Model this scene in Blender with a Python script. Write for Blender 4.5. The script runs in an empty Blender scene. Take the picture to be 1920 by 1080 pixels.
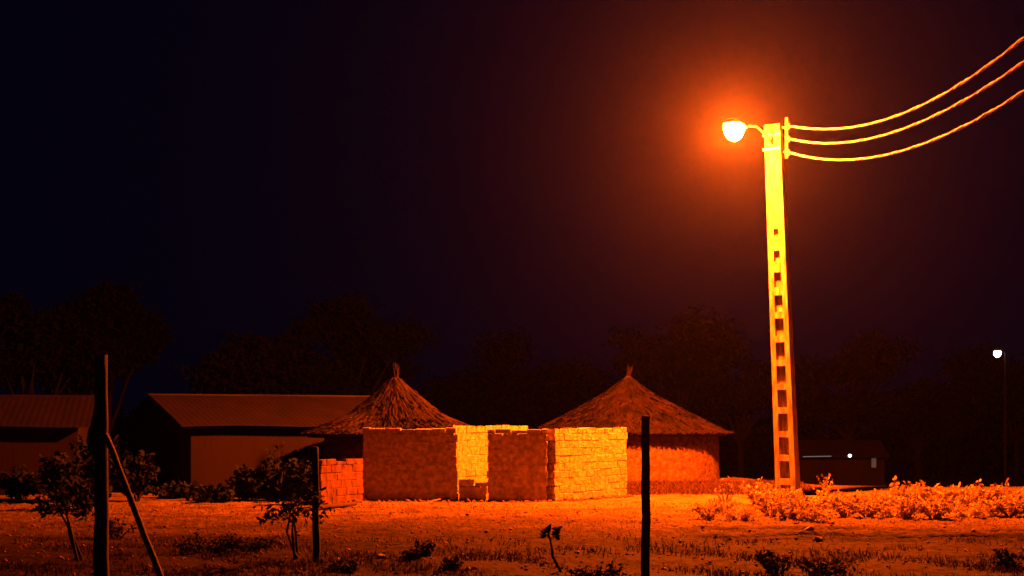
import bpy, bmesh, math, random
import numpy as np
from mathutils import Vector, Matrix

SC = bpy.context.scene
COL = SC.collection
rnd = random.Random(7)
nrg = np.random.default_rng(11)
rad = math.radians

# ------------------------------------------------------------------ camera
H = 2.2            # eye height
F = 2400.0         # focal length in photo pixels (1920 wide)
HY = 785.0         # horizon row in the photo
cam = bpy.data.cameras.new('camera')
cam.sensor_width = 36.0
cam.lens = 36.0 * F / 1920.0
cam.shift_y = (HY - 540.0) / 1920.0
cam.clip_start = 0.1
cam.clip_end = 1500.0
cam_o = bpy.data.objects.new('camera', cam)
COL.objects.link(cam_o)
cam_o.location = (0, 0, H)
cam_o.rotation_euler = (rad(90), 0, 0)
SC.camera = cam_o

# ------------------------------------------------------------------ night sky
world = bpy.data.worlds.new('World')
SC.world = world
world.use_nodes = True
wn = world.node_tree
bg = wn.nodes['Background']
bg.inputs[0].default_value = (0.10, 0.14, 0.90, 1.0)      # clear moonless night, deep blue all round
bg.inputs[1].default_value = 0.0021
SUN = bpy.data.lights.new('moon', 'SUN')
SUN.energy = 0.0015
SUN.angle = rad(0.5)
SUN.color = (0.7, 0.8, 1.0)
sun_o = bpy.data.objects.new('moon', SUN)
COL.objects.link(sun_o)
sun_o.rotation_euler = (rad(60), 0, rad(-150))

SC.view_settings.view_transform = 'Standard'
SC.view_settings.look = 'None'
SC.view_settings.exposure = 1.05
SC.view_settings.gamma = 1.0
SC.view_settings.use_curve_mapping = False
SC.render.engine = 'CYCLES'
SC.cycles.use_denoising = True
SC.cycles.volume_bounces = 0
SC.cycles.max_bounces = 6
SC.cycles.diffuse_bounces = 2
SC.cycles.sample_clamp_indirect = 4.0

LAMP_POWER = 64000.0
LAMP_COLOR = (1.0, 0.095, 0.0025)
HAZE_DENSITY = 0.0001


# ------------------------------------------------------------------ helpers
def at(px, py, Y):
    """photo pixel at depth Y -> world point"""
    return Vector(((px - 960.0) * Y / F, Y, H - (py - HY) * Y / F))


def gY(py):
    """depth of flat ground seen on photo row py"""
    return F * H / (py - HY)


def sstep(a, b, v):
    t = np.clip((v - a) / (b - a), 0, 1)
    return t * t * (3 - 2 * t)


def gz(x, y):
    """terrain height"""
    x = np.asarray(x, float)
    y = np.asarray(y, float)
    start = 51.0 - 11.5 * sstep(7.6, 10.5, x)
    drop = -5.0 * sstep(0, 1, (y - start) / 45.0)
    r = 0.05 * np.sin(x * 0.31 + 1.3) * np.sin(y * 0.27 + 0.4)
    r = r + 0.022 * np.sin(x * 0.9 + 2.0 * np.sin(y * 0.5)) * np.cos(y * 1.1 + 0.7)
    near = sstep(28, 20, y)
    r = r + near * 0.05 * (np.sin(x * 1.7 + y * 0.6) * np.sin(y * 1.9 - x * 0.4))
    # wheel ruts of the dirt track on the right
    yc = 23.6 + 0.012 * (x - 4) ** 2 * 0.3 - 0.02 * x
    for off, dep in ((0.0, 0.12), (1.35, 0.10)):
        d = (y - yc - off)
        r = r + sstep(1.5, 5.5, x) * (-dep * np.exp(-(d / 0.22) ** 2) + 0.075 * np.exp(-((np.abs(d) - 0.42) / 0.16) ** 2))
    flat = np.exp(-((y - 36.0) / 5.0) ** 2)
    return r * (1 - 0.75 * flat) + drop


class MB:
    def __init__(self):
        self.v = []
        self.f = []

    def add(self, vs, fs):
        n = len(self.v)
        self.v.extend([tuple(p) for p in vs])
        self.f.extend([tuple(i + n for i in f) for f in fs])

    def box(self, c, s, rz=0.0, M=None):
        hx, hy, hz = s[0] / 2, s[1] / 2, s[2] / 2
        vs = [Vector((sx * hx, sy * hy, sz * hz)) for sz in (-1, 1) for sy in (-1, 1) for sx in (-1, 1)]
        R = M if M is not None else Matrix.Rotation(rz, 3, 'Z')
        vs = [R @ p + Vector(c) for p in vs]
        self.add(vs, [(0, 2, 3, 1), (4, 5, 7, 6), (0, 1, 5, 4), (2, 6, 7, 3), (0, 4, 6, 2), (1, 3, 7, 5)])

    def tube(self, pts, radii, n=8, cap=True):
        pts = [Vector(p) for p in pts]
        if isinstance(radii, (int, float)):
            radii = [radii] * len(pts)
        rings = []
        up = Vector((0.0, 0.0, 1.0))
        a_prev = None
        for i, p in enumerate(pts):
            d = (pts[min(i + 1, len(pts) - 1)] - pts[max(i - 1, 0)]).normalized()
            if a_prev is None:
                ref = up if abs(d.z) < 0.9 else Vector((1.0, 0.0, 0.0))
                a = d.cross(ref).normalized()
            else:
                a = (a_prev - d * a_prev.dot(d)).normalized()
            b = d.cross(a)
            a_prev = a
            rings.append([p + (a * math.cos(2 * math.pi * k / n) + b * math.sin(2 * math.pi * k / n)) * radii[i] for k in range(n)])
        vs = [q for r in rings for q in r]
        fs = []
        for i in range(len(rings) - 1):
            for k in range(n):
                k2 = (k + 1) % n
                fs.append((i * n + k, i * n + k2, (i + 1) * n + k2, (i + 1) * n + k))
        if cap:
            fs.append(tuple(range(n - 1, -1, -1)))
            fs.append(tuple((len(rings) - 1) * n + k for k in range(n)))
        self.add(vs, fs)

    def lathe(self, prof, c, n=24, jit=0.0):
        """prof: list of (r, z)"""
        vs = []
        for (r, z) in prof:
            for k in range(n):
                a = 2 * math.pi * k / n
                rr = r + (rnd.uniform(-jit, jit) if jit else 0)
                vs.append((c[0] + rr * math.cos(a), c[1] + rr * math.sin(a), c[2] + z))
        fs = []
        for i in range(len(prof) - 1):
            for k in range(n):
                k2 = (k + 1) % n
                fs.append((i * n + k, i * n + k2, (i + 1) * n + k2, (i + 1) * n + k))
        self.add(vs, fs)

    def mesh(self, name, off=(0, 0, 0)):
        me = bpy.data.meshes.new(name)
        ox, oy, oz = off
        me.from_pydata([(a - ox, b - oy, c - oz) for a, b, c in self.v], [], self.f)
        me.update()
        return me


def wloc(o):
    v = Vector((0, 0, 0))
    while o is not None:
        v = v + o.location
        o = o.parent
    return v


def obj(name, mb, mat, parent=None, loc=None, smooth=False):
    """world-space geometry -> one mesh object (child keeps its place under an unrotated parent)"""
    base = wloc(parent) if parent is not None else Vector(loc if loc is not None else (0, 0, 0))
    me = mb.mesh(name, base) if isinstance(mb, MB) else mb
    me.materials.append(mat)
    if smooth:
        me.polygons.foreach_set('use_smooth', [True] * len(me.polygons))
    o = bpy.data.objects.new(name, me)
    COL.objects.link(o)
    if parent is not None:
        o.parent = parent
    elif loc is not None:
        o.location = loc
    return o


def np_mesh(name, V, Fc, k):
    """numpy verts (N,3) and faces (M,k)"""
    me = bpy.data.meshes.new(name)
    V = np.ascontiguousarray(V, dtype=np.float32)
    Fc = np.ascontiguousarray(Fc, dtype=np.int32)
    me.vertices.add(len(V))
    me.vertices.foreach_set('co', V.ravel())
    me.loops.add(Fc.size)
    me.loops.foreach_set('vertex_index', Fc.ravel())
    me.polygons.add(len(Fc))
    me.polygons.foreach_set('loop_start', np.arange(0, Fc.size, k, dtype=np.int32))
    me.polygons.foreach_set('loop_total', np.full(len(Fc), k, dtype=np.int32))
    me.update(calc_edges=True)
    return me


def tag(o, label=None, cat=None, group=None, kind=None):
    if label: o['label'] = label
    if cat: o['category'] = cat
    if group: o['group'] = group
    if kind: o['kind'] = kind
    return o


def empty(name, loc, label, cat, group=None):
    o = bpy.data.objects.new(name, None)
    o.empty_display_size = 0.2
    COL.objects.link(o)
    o.location = loc
    return tag(o, label, cat, group)


def copy_tree(o, parent=None):
    c = o.copy()
    COL.objects.link(c)
    if parent is not None:
        c.parent = parent
    for ch in list(o.children):
        copy_tree(ch, c)
    return c


def mat(name, c1, c2=None, rough=0.9, scale=4.0, bump=0.0, bscale=None, detail=6.0, metallic=0.0, spec=0.25, coord='Object', dist=0.02, stretch=None):
    m = bpy.data.materials.new(name)
    m.use_nodes = True
    nt = m.node_tree
    b = nt.nodes['Principled BSDF']
    b.inputs['Roughness'].default_value = rough
    b.inputs['Metallic'].default_value = metallic
    b.inputs['Specular IOR Level'].default_value = spec
    if c2 is None:
        b.inputs['Base Color'].default_value = (*c1, 1)
    tc = nt.nodes.new('ShaderNodeTexCoord')
    src = tc.outputs['Object' if coord == 'Geometry' else coord]
    if coord == 'Geometry':
        src = nt.nodes.new('ShaderNodeNewGeometry').outputs['Position']
    if stretch:
        mp = nt.nodes.new('ShaderNodeMapping')
        mp.inputs['Scale'].default_value = stretch
        nt.links.new(src, mp.inputs['Vector'])
        src = mp.outputs[0]
    if c2 is not None:
        n = nt.nodes.new('ShaderNodeTexNoise')
        n.inputs['Scale'].default_value = scale
        n.inputs['Detail'].default_value = detail
        nt.links.new(src, n.inputs['Vector'])
        r = nt.nodes.new('ShaderNodeValToRGB')
        r.color_ramp.elements[0].position = 0.35
        r.color_ramp.elements[1].position = 0.68
        r.color_ramp.elements[0].color = (*c1, 1)
        r.color_ramp.elements[1].color = (*c2, 1)
        nt.links.new(n.outputs['Fac'], r.inputs['Fac'])
        nt.links.new(r.outputs[0], b.inputs['Base Color'])
    if bump:
        n2 = nt.nodes.new('ShaderNodeTexNoise')
        n2.inputs['Scale'].default_value = bscale or scale * 3
        n2.inputs['Detail'].default_value = 8.0
        nt.links.new(src, n2.inputs['Vector'])
        bp = nt.nodes.new('ShaderNodeBump')
        bp.inputs['Strength'].default_value = bump
        bp.inputs['Distance'].default_value = dist
        nt.links.new(n2.outputs['Fac'], bp.inputs['Height'])
        nt.links.new(bp.outputs[0], b.inputs['Normal'])
    return m


def emit(name, col, strength):
    m = bpy.data.materials.new(name)
    m.use_nodes = True
    b = m.node_tree.nodes['Principled BSDF']
    b.inputs['Base Color'].default_value = (0.03, 0.03, 0.03, 1)
    b.inputs['Emission Color'].default_value = (*col, 1)
    b.inputs['Emission Strength'].default_value = strength
    return m


def leaf_mat(name, c1, c2, trans=0.25):
    m = mat(name, c1, c2, rough=0.85, scale=9.0, spec=0.08, coord='Object')
    nt = m.node_tree
    b = nt.nodes['Principled BSDF']
    t = nt.nodes.new('ShaderNodeBsdfTranslucent')
    mx = nt.nodes.new('ShaderNodeMixShader')
    mx.inputs[0].default_value = trans
    ramp = [n for n in nt.nodes if n.type == 'VALTORGB'][0]
    nt.links.new(ramp.outputs[0], t.inputs['Color'])
    out = nt.nodes['Material Output']
    nt.links.new(b.outputs[0], mx.inputs[1])
    nt.links.new(t.outputs[0], mx.inputs[2])
    nt.links.new(mx.outputs[0], out.inputs['Surface'])
    return m


MT = {
    'brick': mat('mud_brick', (0.24, 0.185, 0.075), (0.48, 0.41, 0.21), scale=9.0, bump=0.9, bscale=20, dist=0.03, coord='Geometry'),
    'redbrick': mat('red_mud_brick', (0.07, 0.03, 0.013), (0.15, 0.068, 0.03), scale=6, bump=1.0, bscale=9, dist=0.03, coord='Geometry', stretch=(1, 1, 0.4)),
    'mortar': mat('mud_mortar', (0.24, 0.185, 0.075), (0.47, 0.40, 0.20), scale=9.0, bump=0.8, bscale=14, coord='Geometry'),
    'banco': mat('mud_plaster', (0.08, 0.04, 0.018), (0.23, 0.123, 0.055), scale=5.5, bump=1.0, bscale=10, dist=0.07, coord='Geometry'),
    'thatch': mat('old_thatch', (0.007, 0.003, 0.0012), (0.027, 0.012, 0.0048), scale=1.6, rough=0.95, coord='Geometry'),
    'thatch_core': mat('thatch_core', (0.02, 0.012, 0.006), (0.035, 0.02, 0.011), scale=6, bump=0.6, coord='Geometry'),
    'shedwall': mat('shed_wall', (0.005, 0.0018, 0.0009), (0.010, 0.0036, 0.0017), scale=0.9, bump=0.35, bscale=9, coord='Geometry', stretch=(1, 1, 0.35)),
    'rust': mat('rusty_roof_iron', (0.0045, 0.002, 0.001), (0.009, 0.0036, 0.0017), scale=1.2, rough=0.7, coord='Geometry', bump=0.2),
    'wood': mat('dark_wood', (0.03, 0.02, 0.012), (0.055, 0.036, 0.022), scale=8, bump=0.6, bscale=20, stretch=(1, 1, 0.12)),
    'strutwood': mat('grey_strut_wood', (0.10, 0.075, 0.055), (0.22, 0.17, 0.13), scale=10, bump=0.5, bscale=20),
    'concrete': mat('pale_concrete', (0.09, 0.068, 0.046), (0.28, 0.225, 0.16), scale=4.5, bump=0.5, bscale=22, dist=0.015, coord='Geometry', stretch=(2.2, 2.2, 0.45)),
    'steel': mat('galvanised_steel', (0.30, 0.30, 0.29), (0.40, 0.40, 0.38), scale=10, rough=0.5, metallic=0.7),
    'cable': mat('pale_cable', (0.34, 0.32, 0.29), rough=0.5, spec=0.5),
    'ceramic': mat('brown_ceramic', (0.20, 0.11, 0.06), rough=0.25, spec=0.5),
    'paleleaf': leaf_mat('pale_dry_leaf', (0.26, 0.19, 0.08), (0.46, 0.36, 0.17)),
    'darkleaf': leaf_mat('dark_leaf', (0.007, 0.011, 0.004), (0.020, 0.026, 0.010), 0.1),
    'treeleaf': leaf_mat('tree_leaf', (0.006, 0.010, 0.004), (0.017, 0.022, 0.009), 0.1),
    'bark': mat('bark', (0.018, 0.012, 0.007), (0.036, 0.025, 0.016), scale=9, bump=0.6, stretch=(1, 1, 0.2)),
    'drystem': mat('dry_stem', (0.16, 0.10, 0.05), (0.24, 0.16, 0.08), scale=12),
    'grass': leaf_mat('ragged_grass', (0.011, 0.008, 0.003), (0.036, 0.019, 0.007), 0.2),
    'drygrass': leaf_mat('dry_grass_tuft', (0.07, 0.037, 0.016), (0.15, 0.08, 0.034), 0.25),
    'stone': mat('pale_stone', (0.26, 0.20, 0.15), (0.40, 0.31, 0.24), scale=14, bump=0.5, bscale=30),
    'farwall': mat('far_wall', (0.25, 0.22, 0.18), (0.33, 0.29, 0.24), scale=1.5),
}


def ground_material():
    m = bpy.data.materials.new('laterite_ground')
    m.use_nodes = True
    nt = m.node_tree
    L = nt.links.new
    b = nt.nodes['Principled BSDF']
    b.inputs['Roughness'].default_value = 0.95
    b.inputs['Specular IOR Level'].default_value = 0.1
    geo = nt.nodes.new('ShaderNodeNewGeometry')
    def noise(scale, det=8.0, stretch=None):
        n = nt.nodes.new('ShaderNodeTexNoise')
        n.inputs['Scale'].default_value = scale
        n.inputs['Detail'].default_value = det
        s = geo.outputs['Position']
        if stretch:
            mp = nt.nodes.new('ShaderNodeMapping')
            mp.inputs['Scale'].default_value = stretch
            L(s, mp.inputs['Vector'])
            s = mp.outputs[0]
        L(s, n.inputs['Vector'])
        return n.outputs['Fac']
    def ramp(fac, p0, c0, p1, c1):
        r = nt.nodes.new('ShaderNodeValToRGB')
        r.color_ramp.elements[0].position = p0
        r.color_ramp.elements[0].color = (*c0, 1)
        r.color_ramp.elements[1].position = p1
        r.color_ramp.elements[1].color = (*c1, 1)
        L(fac, r.inputs['Fac'])
        return r.outputs[0]
    lamplit_sand = ramp(noise(1.5), 0.32, (0.080, 0.053, 0.015), 0.66, (0.205, 0.143, 0.045))
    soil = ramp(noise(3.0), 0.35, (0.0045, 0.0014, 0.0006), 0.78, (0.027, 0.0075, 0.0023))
    # sandy strip by the huts, its colour paled as the lamp's pool; weedy dark soil nearer: boundary broken by noise
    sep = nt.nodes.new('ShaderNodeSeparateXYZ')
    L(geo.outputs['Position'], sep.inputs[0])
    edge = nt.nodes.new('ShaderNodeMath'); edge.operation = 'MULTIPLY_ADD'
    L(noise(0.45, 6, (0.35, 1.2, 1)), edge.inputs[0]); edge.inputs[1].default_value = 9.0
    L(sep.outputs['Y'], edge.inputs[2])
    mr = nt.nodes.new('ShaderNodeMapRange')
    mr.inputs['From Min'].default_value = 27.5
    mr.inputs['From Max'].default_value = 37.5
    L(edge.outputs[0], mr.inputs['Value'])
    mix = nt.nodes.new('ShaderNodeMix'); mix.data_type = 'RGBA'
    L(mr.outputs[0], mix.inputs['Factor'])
    L(soil, mix.inputs['A']); L(lamplit_sand, mix.inputs['B'])
    # small dark and pale specks
    sp = ramp(noise(14.0, 4), 0.36, (0.55, 0.55, 0.55), 0.56, (1.1, 1.1, 1.1))
    mul = nt.nodes.new('ShaderNodeMix'); mul.data_type = 'RGBA'; mul.blend_type = 'MULTIPLY'
    mul.inputs['Factor'].default_value = 1.0
    L(mix.outputs['Result'], mul.inputs['A']); L(sp, mul.inputs['B'])
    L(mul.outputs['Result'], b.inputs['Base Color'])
    bp = nt.nodes.new('ShaderNodeBump')
    bp.inputs['Strength'].default_value = 1.0
    bp.inputs['Distance'].default_value = 0.09
    L(noise(4.5, 10), bp.inputs['Height'])
    L(bp.outputs[0], b.inputs['Normal'])
    return m


# ------------------------------------------------------------------ ground
xs = np.unique(np.concatenate([np.linspace(-220, -30, 40), np.linspace(-30, -14, 60), np.linspace(-14, 14, 260), np.linspace(14, 30, 60), np.linspace(30, 220, 40)]))
ys = np.unique(np.concatenate([np.linspace(-25, 12, 30), np.linspace(12, 30, 240), np.linspace(30, 50, 130), np.linspace(50, 110, 60), np.linspace(110, 420, 30)]))
GX, GYY = np.meshgrid(xs, ys)
GZ = gz(GX, GYY)
# small clods
GZ = GZ + 0.012 * nrg.standard_normal(GZ.shape) * ((GYY > 14) & (GYY < 34))
V = np.stack([GX, GYY, GZ], -1).reshape(-1, 3)
nx, ny = len(xs), len(ys)
ii = (np.arange(ny - 1)[:, None] * nx + np.arange(nx - 1)[None, :]).ravel()
Fq = np.stack([ii, ii + 1, ii + nx + 1, ii + nx], -1)
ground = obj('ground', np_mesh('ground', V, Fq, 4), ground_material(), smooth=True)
tag(ground, kind='structure')


def gpt(px, py):
    """point on the ground seen at a photo pixel"""
    Y = gY(py)
    for _ in range(6):
        x = (px - 960) * Y / F
        Y = F * (H - float(gz(x, Y))) / (py - HY)
    x = (px - 960) * Y / F
    return Vector((x, Y, float(gz(x, Y))))


def on_ground(x, y):
    return Vector((x, y, float(gz(x, y))))


# ------------------------------------------------------------------ mud-brick enclosure
def brick_mesh(i, mk='brick'):
    r = random.Random(100 + i)
    bm = bmesh.new()
    bmesh.ops.create_cube(bm, size=1.0)
    for v in bm.verts:
        v.co = Vector((v.co.x * 0.388, v.co.y * 0.29, v.co.z * 0.193))
    bmesh.ops.bevel(bm, geom=list(bm.edges), offset=0.014, segments=1, affect='EDGES')
    for v in bm.verts:
        v.co += Vector((r.uniform(-1, 1), r.uniform(-1, 1), r.uniform(-1, 1))) * 0.010
    me = bpy.data.meshes.new('brick')
    bm.to_mesh(me)
    bm.free()
    me.materials.append(MT[mk])
    return me


BRICKS = [brick_mesh(i) for i in range(8)]
RED_BRICKS = [brick_mesh(i + 20, 'redbrick') for i in range(5)]


def brick_wall(root, p0, p1, top, name='wall', thick=0.29, ch=0.2, bl=0.4, meshes=None, core_mat='mortar'):
    """running-bond wall from p0 to p1; top(u) = height at distance u"""
    p0 = Vector((p0[0], p0[1], 0)); p1 = Vector((p1[0], p1[1], 0))
    d = p1 - p0
    Ln = d.length
    d.normalize()
    n = Vector((-d.y, d.x, 0))
    ang = math.atan2(d.y, d.x)
    base = wloc(root)
    core = MB()
    K = max(2, int(Ln / 0.2))
    ua = np.linspace(0.05, Ln - 0.05, K + 1)
    vs, fs = [], []
    for u in ua:
        zt = max(0.12, math.floor(min(top(u - 0.1), top(u), top(u + 0.1)) / ch) * ch - 0.05)
        for s in (-1, 1):
            q = p0 + d * u + n * s * (thick / 2 - 0.006)
            vs += [(q.x, q.y, -0.15), (q.x, q.y, zt)]
    for k in range(K):
        a, b = k * 4, k * 4 + 4
        fs += [(a, b, b + 1, a + 1), (a + 2, a + 3, b + 3, b + 2), (a + 1, b + 1, b + 3, a + 3)]
    fs += [(0, 1, 3, 2), (K * 4, K * 4 + 2, K * 4 + 3, K * 4 + 1)]
    core.add(vs, fs)
    w = obj(name, core, MT[core_mat], root)
    rows = int(max(top(u) for u in ua) / ch + 0.999)
    for r in range(rows):
        u = 0.0
        first = True
        while u < Ln - 0.09:
            ln = bl * (0.5 if (first and r % 2) else 1.0) * rnd.uniform(0.94, 1.06)
            first = False
            ln = min(ln, Ln - u)
            if Ln - u - ln < 0.1:
                ln = Ln - u
            um = u + ln / 2
            tp = top(um)
            if (r + 0.30) * ch <= tp:
                hz_ = min(1.0, (tp - r * ch) / ch + 0.04)
                if (r + 1.3) * ch > tp and hz_ == 1.0:
                    hz_ = (tp - r * ch) / ch
                o = bpy.data.objects.new('brick', rnd.choice(meshes or BRICKS))
                COL.objects.link(o)
                o.parent = w
                end = (u < 0.01) or (u + ln > Ln - 0.01)
                q = p0 + d * (um + (rnd.uniform(-.025, .025) if end else 0)) + n * rnd.uniform(-0.005, 0.005)
                o.location = (q.x - base.x, q.y - base.y, (r + 0.5 * hz_) * ch + rnd.uniform(-.006, .006) - base.z)
                o.rotation_euler = (rnd.uniform(-.02, .02), rnd.uniform(-.02, .02), ang + rnd.uniform(-.012, .012) + (math.pi if rnd.random() < 0.5 else 0))
                sc = (ln - 0.012) / 0.388
                o.scale = (sc, rnd.uniform(0.97, 1.05), hz_)
            u += ln
    return w


CX, CY = 1.06, 34.2
ruin = empty('mud_brick_enclosure', (-0.5, 34.2, 0), 'roofless mud-brick enclosure with a broken doorway, its right wall lit yellow', 'mud house')
xl = at(680, 0, 34.2).x
xa = at(858, 0, 34.2).x
xb = at(914, 0, 34.2).x
jag = lambda u, s: 0.018 * math.sin(u * 3.1 + s) + 0.014 * math.sin(u * 7.7 + 2 * s)
brick_wall(ruin, (xl, 34.25), (xa, 34.2), lambda u: 1.93 + jag(u, 0.3))
brick_wall(ruin, (xa + 0.02, 34.2), (xb - 0.02, 34.2), lambda u: 0.62 - 0.25 * u)
brick_wall(ruin, (xb, 34.2), (CX - 0.12, 34.2), lambda u: 1.91 + jag(u, 2.0))
EX, EY = at(1168, 0, 36.7).x, 36.7
brick_wall(ruin, (CX - 0.03, CY - 0.02), (EX, EY), lambda u: 1.93 + 0.6 * jag(u, 4.0))
brick_wall(ruin, (-1.72, 34.75), (0.35, 37.6), lambda u: 2.0 + jag(u, 1.0))
brick_wall(ruin, (0.6, 37.75), (EX - 0.2, EY + 0.25), lambda u: 1.5 + jag(u, 5.0))

stub = empty('low_mud_wall', gpt(636, 947), 'low mud-brick wall stub glowing orange, left of the dark enclosure wall', 'low wall')
s0, s1 = at(594, 0, 32.6), at(673, 0, 33.95)
brick_wall(stub, (s0.x, s0.y), (s1.x, s1.y), lambda u: 1.12 + 0.04 * math.sin(6 * u), meshes=RED_BRICKS, core_mat='redbrick')


# ------------------------------------------------------------------ thatched huts
BELL = {1: ([0, .25, .56, .86, 1.0], [0, .38, .74, .91, 1.0]), 2: ([0, .18, .40, .68, 1.0], [0, .29, .50, .74, 1.0])}


def thatch_mesh(c, R, ze, za, n, seed):
    """straw blades laid on a cone, ragged at the eave"""
    g = np.random.default_rng(seed)
    t = np.sqrt(g.uniform(0.002, 1, n))
    t[: n // 6] = g.uniform(0.9, 1.0, n // 6)
    a = g.uniform(0, 2 * np.pi, n)
    ln = g.uniform(0.25, 0.6, n)
    wd = g.uniform(0.008, 0.022, n)
    slope = np.array([R, za - ze]); sl = np.hypot(*slope)
    def pt(t, a, lift):
        r = R * t
        z = za + (ze - za) * np.interp(np.minimum(t, 1.0), *BELL[seed]) - 0.3 * np.maximum(t - 1.0, 0)
        nz = R / sl; nr = (za - ze) / sl
        return np.stack([c[0] + (r + nr * lift) * np.cos(a), c[1] + (r + nr * lift) * np.sin(a), z + nz * lift], -1)
    lift = 0.02 + g.uniform(0, 0.03, n)
    da = g.normal(0, 0.03, n) / np.maximum(t, 0.15)
    t2 = t + ln / sl
    t2 = np.minimum(t2, 1.02 + 0.04 * g.uniform(0, 1, n))
    w2 = wd / np.maximum(R * t, 0.08)
    p0 = pt(t, a - w2, lift); p1 = pt(t, a + w2, lift)
    p2 = pt(t2, a + da + w2 * 0.5, lift + g.uniform(-0.03, 0.06, n)); p3 = pt(t2, a + da - w2 * 0.5, lift + g.uniform(-0.03, 0.05, n))
    V = np.stack([p0, p1, p2, p3], 1).reshape(-1, 3)
    Fq = np.arange(4 * n).reshape(-1, 4)
    return V, Fq


def hut(name, label, c, Rw, hw, Re, ze, za, seed, plinth=0.0):
    root = empty(name, (c[0], c[1], 0), label, 'hut')
    w = MB()
    nseg = 56
    prof = [(Rw + 0.03, -0.2), (Rw + 0.04, 0.0), (Rw + 0.02, 0.3), (Rw, 0.7), (Rw - 0.01, 1.2), (Rw - 0.02, hw), (Rw - 0.25, hw), (Rw - 0.25, -0.1)]
    vs, fs = [], []
    for i, (r, z) in enumerate(prof):
        for k in range(nseg):
            a = 2 * math.pi * k / nseg
            rr = r + 0.025 * math.sin(3 * a + seed) + 0.018 * math.sin(11 * a + z * 4) + rnd.uniform(-.006, .006)
            vs.append((c[0] + rr * math.cos(a), c[1] + rr * math.sin(a), z))
    for i in range(len(prof) - 1):
        for k in range(nseg):
            k2 = (k + 1) % nseg
            fs.append((i * nseg + k, i * nseg + k2, (i + 1) * nseg + k2, (i + 1) * nseg + k))
    w.add(vs, fs)
    obj('wall', w, MT['banco'], root, smooth=True)
    roof = MB()
    zt = lambda t: za + (ze - za) * float(np.interp(t, *BELL[seed]))
    pr = [(Re * t, zt(t)) for t in (1.0, 0.86, 0.7, 0.56, 0.4, 0.25, 0.12, 0.02)]
    pr_in = [(0.05, za - 0.2), (Re * 0.25, zt(0.25) - 0.16), (Re * 0.56, zt(0.56) - 0.14), (Re - 0.03, ze - 0.09), (Re, ze)]
    roof.lathe(pr_in + pr[1:], (c[0], c[1], 0), 40, 0.015)
    rf = obj('roof', roof, MT['thatch_core'], root)
    Vt, Ft = thatch_mesh(c, Re, ze, za, 16000, seed)
    Vt = Vt - np.array([c[0], c[1], 0])
    tag(obj('thatch', np_mesh('thatch', Vt, Ft, 4), MT['thatch'], rf), kind='stuff')
    # bound straw tuft at the peak
    tf = MB()
    for k in range(26):
        a = rnd.uniform(0, 6.28)
        p = Vector((c[0] + 0.06 * math.cos(a), c[1] + 0.06 * math.sin(a), za - 0.08))
        lean = Vector((0.07 if seed == 2 else 0.0, 0, 0))
        q = p + Vector((rnd.uniform(-.05, .05), rnd.uniform(-.05, .05), rnd.uniform(.2, .46))) + lean * rnd.uniform(0.3, 1.6)
        tf.tube([p, (p + q) / 2 + Vector((0.01, 0, 0)), q], [0.016, 0.012, 0.004], 4)
    obj('finial', tf, MT['thatch'], rf)
    # eave poles under the thatch
    for k in range(14):
        a = 2 * math.pi * (k + 0.3) / 14
        m = MB()
        ca, sa = math.cos(a), math.sin(a)
        m.tube([(c[0] + 0.7 * Re * ca, c[1] + 0.7 * Re * sa, zt(0.7) - 0.13), (c[0] + (Re - 0.05) * ca, c[1] + (Re - 0.05) * sa, ze - 0.05)], 0.025, 6)
        obj('rafter', m, MT['wood'], rf)
    return root


h1c = at(742, 0, 37.4)
h1 = hut('thatched_hut', 'thatched hut behind the dark brick wall, left of the two pointed roofs', (h1c.x, 37.4), 2.1, 1.85, 165 * 37.4 / F, 1.75, 2.2 + 82 * 37.4 / F, 1)
h2c = at(1178, 0, 47.5)
h2 = hut('thatched_hut', 'thatched hut with orange-lit round wall beside the concrete lamp pole, right of the two', (h2c.x, 47.5), 167 * 47.5 / F, 1.72, 184 * 47.5 / F, 1.66, 2.2 + 84 * 47.5 / F, 2)


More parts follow.
